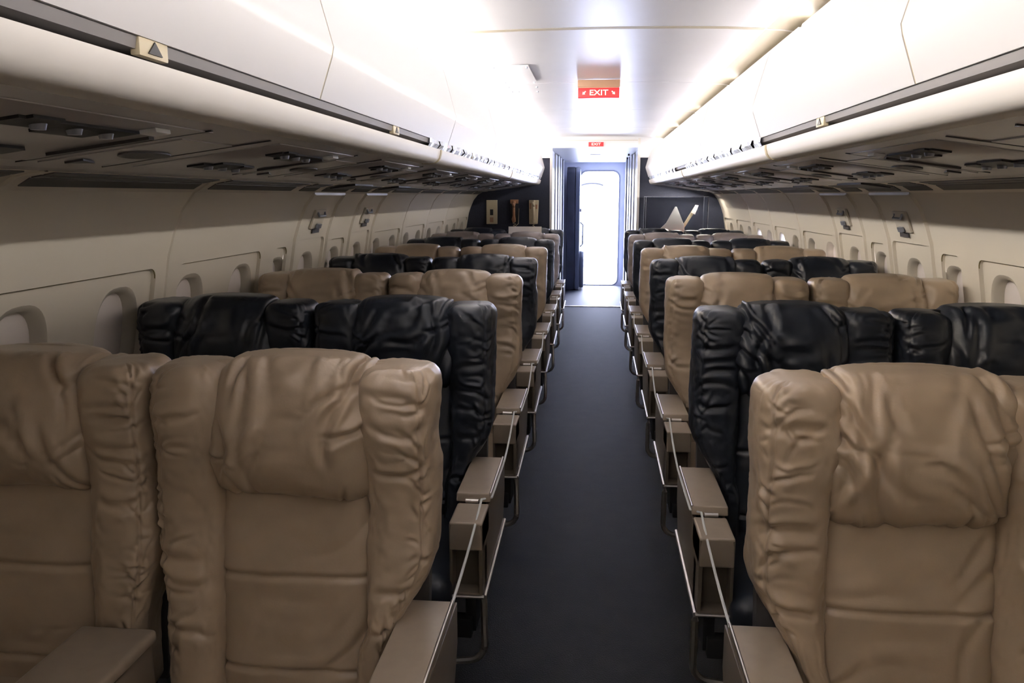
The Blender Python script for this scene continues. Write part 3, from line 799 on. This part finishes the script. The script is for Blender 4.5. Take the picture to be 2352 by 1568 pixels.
def seat_pair(side, Y, m, label, group, seed, hi):
    """origin on the floor, at aisle-side corner line x=0 -> aisle, +x local outward from aisle; side flips"""
    r = empty('double_seat', (0, Y, 0), label, 'seat', group)
    for j in range(2):
        cx = XC+j*.570
        sd = (seed+j*3) % 6
        parts = get_back(sd, hi, side < 0, j == 1)
        # in local x, 'outer side' = aisle side of the aisle seat
        back = None
        for nme, me in parts:
            if nme == 'backrest': back = use(me, 'backrest', m, r, (side*cx, 0, .42))
        for nme, me in parts:
            if nme != 'backrest': use(me, nme, 'shell' if nme == 'back_shell' else m, back)
        use(seat_cushion_mesh(sd % 2), 'seat_cushion', m, r, (side*cx, .02, .395))
    s = side
    # aisle armrest : box with cap, hinge, cup block, open recess and trim rod
    xa, xb = .278, .366
    def arm(x0, x1, aisle):
        key = ('arm', s, x0, aisle)
        def mk():
            b = MB()
            # thin outer side panel
            b.prism([(-.45, .40), (.05, .415), (.10, .50), (.10, .592), (-.455, .600)], 'x', s*x0, s*(x0+.010))
            if aisle: b.prism([(-.45, .40), (.05, .415), (.10, .50), (.10, .592), (-.455, .600)], 'x', s*(x1-.008), s*x1)
            b.bbox((s*x0, -.40, .40), (s*x1, -.36, .52)); b.bbox((s*x0, -.45, .40), (s*x1, -.10, .408))
            return mesh_of(b, .0015)
        return shared(key, mk)
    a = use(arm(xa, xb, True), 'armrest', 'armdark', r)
    use(shared(('capf', s), lambda: mesh_of(MB().bbox((s*xa, -.455, .528), (s*xb, -.312, .606)), .006, seg=3)), 'ashtray_block', 'arm', a)
    use(shared(('cap', s), lambda: mesh_of(MB().prism([(-.298, .604), (-.292, .628), (.03, .630), (.05, .612), (.05, .604)], 'x', s*(xa-.002), s*(xb+.006)), .007, seg=3)), 'armrest_cap', 'arm', a)
    use(shared(('hinge', s), lambda: mesh_of(MB().tube([(s*(xa+.03), -.305, .609), (s*(xa+.066), -.305, .609)], .0065, 10), 0, True)), 'hinge', 'chrome', a)
    use(shared(('rod', s), lambda: mesh_of(MB().tube([(s*(xa-.004), .05, .412), (s*(xa-.004), -.452, .398)], .0068, 8).tube([(s*(xa-.004), -.456, .399), (s*xb, -.456, .399)], .0045, 8), 0, True)), 'edge_trim', 'chrome', a)
    use(shared(('cap_hl', s), lambda: mesh_of(MB().tube([(s*(xa-.001), -.292, .627), (s*(xa-.001), .035, .629)], .0032, 8), 0, True)), 'cap_edge_highlight', 'chrome', a)  # bright rod added to draw the highlight along the cap's outer edge
    # wide console between the two seats
    xc0, xc1 = .845, .99
    xc0 = .846; xc1 = xc0+.150
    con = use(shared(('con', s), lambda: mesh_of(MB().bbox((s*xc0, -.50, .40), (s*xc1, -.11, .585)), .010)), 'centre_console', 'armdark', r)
    use(shared(('conc', s), lambda: mesh_of(MB().bbox((s*(xc0-.004), -.505, .585), (s*(xc1+.004), -.10, .612)), .011, seg=3)), 'console_lid', 'arm', con)
    # window armrest
    xw = XC+.570+SW/2-.075
    wa = use(shared(('warm', s), lambda: mesh_of(MB().bbox((s*xw, -.43, .42), (s*(xw+.055), .05, .60)), .006)), 'armrest', 'armdark', r)
    use(shared(('wcap', s), lambda: mesh_of(MB().bbox((s*(xw-.003), -.44, .60), (s*(xw+.058), .05, .625)), .009, seg=3)), 'armrest_cap', 'arm', wa)
    # under-frame, legs, baggage bar
    use(shared(('frame', s), lambda: mesh_of(MB().bbox((s*.31, -.44, .27), (s*1.40, -.40, .325)).bbox((s*.31, -.02, .27), (s*1.40, .04, .325)).bbox((s*.30, -.42, .28), (s*.33, .06, .40)).bbox((s*1.36, -.42, .28), (s*1.40, .06, .40)), .004)), 'seat_frame', 'dark', r)
    for lx in (.46, 1.20):
        use(shared(('leg', s, lx), lambda: mesh_of(MB().bbox((s*lx, -.42, 0), (s*(lx+.03), -.385, .28)).bbox((s*lx, -.42, .0), (s*(lx+.03), .08, .03)).box((s*(lx+.015), -.16, .16), (.025, .035, .42), Matrix.Rotation(-.95, 3, 'X')), .003)), 'leg', 'steel', r)
    bp = [(s*.285, -.40, .395), (s*.280, -.41, .36), (s*.278, -.42, .24)]
    for q in range(1, 8):
        an = q/8*PI/2; bp.append((s*(.278+.045*(1-math.cos(an))), -.42, .24-.045*math.sin(an)))
    bp += [(s*.36, -.42, .190), (s*1.30, -.42, .180)]
    use(shared(('bar', s), lambda: mesh_of(MB().tube(bp, .010, 8), 0, True)), 'baggage_bar', 'chrome', r)
    return r
cols_l = ['tan', 'black', 'tan', 'black', 'tan', 'black', 'grey', 'black']
cols_r = ['tan', 'black', 'tan', 'black', 'tan', 'black', 'grey', 'black']
ordi = ['first', 'second', 'third', 'fourth', 'fifth', 'sixth', 'seventh', 'last']
cn = {'tan': 'tan', 'black': 'black', 'grey': 'taupe'}
ROWS = {-1: [1.53+.955*i for i in range(8)], 1: [1.49+.955*i for i in range(8)]}
for side, cols in ((-1, cols_l), (1, cols_r)):
    sn = 'left' if side < 0 else 'right'
    for i in range(8):
        lab = '%s leather double seat left of the aisle, %s row from the camera' % (cn[cols[i]], ordi[i])
        if side > 0: lab = lab.replace('left of', 'right of')
        seat_pair(side, ROWS[side][i], cols[i], lab, 'double seats %s of the aisle' % sn, (i*2+(0 if side < 0 else 1)) % 6, 3 if i < 1 else 2 if i < 2 else (1 if i < 4 else 0))

# ---- pale cords strung from armrest to armrest
for side in (-1, 1):
    mb = MB(); sn = 'left' if side < 0 else 'right'
    R_ = ROWS[side]
    pts = []
    for i in range(8):
        Y = R_[i]
        # under this row's cap, in the slot, out at the hinge
        if i == 0: pts += [(side*.285, Y+.052, .600)]
        else:
            pts += [(side*.300, Y-.303, .614), ]
            pts += [(side*.2735, Y-.28, .612), (side*.2735, Y+.052, .612)]
    # walk from near to far: row0 back -> row1 hinge (crossing ashtray block top) -> along cap side -> next
    full_pts = []
    for a, b in zip(pts[:-1], pts[1:]):
        a, b = Vector(a), Vector(b); L = (b-a).length; n = max(1, int(L/.08)); sag = .012 if L > .5 else 0
        for k in range(n):
            t = k/n; p = a.lerp(b, t); p.z -= sag*4*t*(1-t)*(1 if True else 0); full_pts.append(p)
    full_pts.append(Vector(pts[-1]))
    o = MB().tube(full_pts, .0034, 6).build('rope', 'rope', smooth=True)
    tag(o, 'thin pale rope strung from armrest to armrest along the %s side of the aisle' % sn, 'rope')

# ---- cream board standing behind the seventh left row
bd = MB().box((-.65, ROWS[-1][7]-.33, 1.035), (.315, .012, .26), Matrix.Rotation(-.10, 3, 'X')).build('notice_board', 'board', bevel=.002)
tag(bd, 'blank cream board standing up behind the seventh left seat row', 'board')
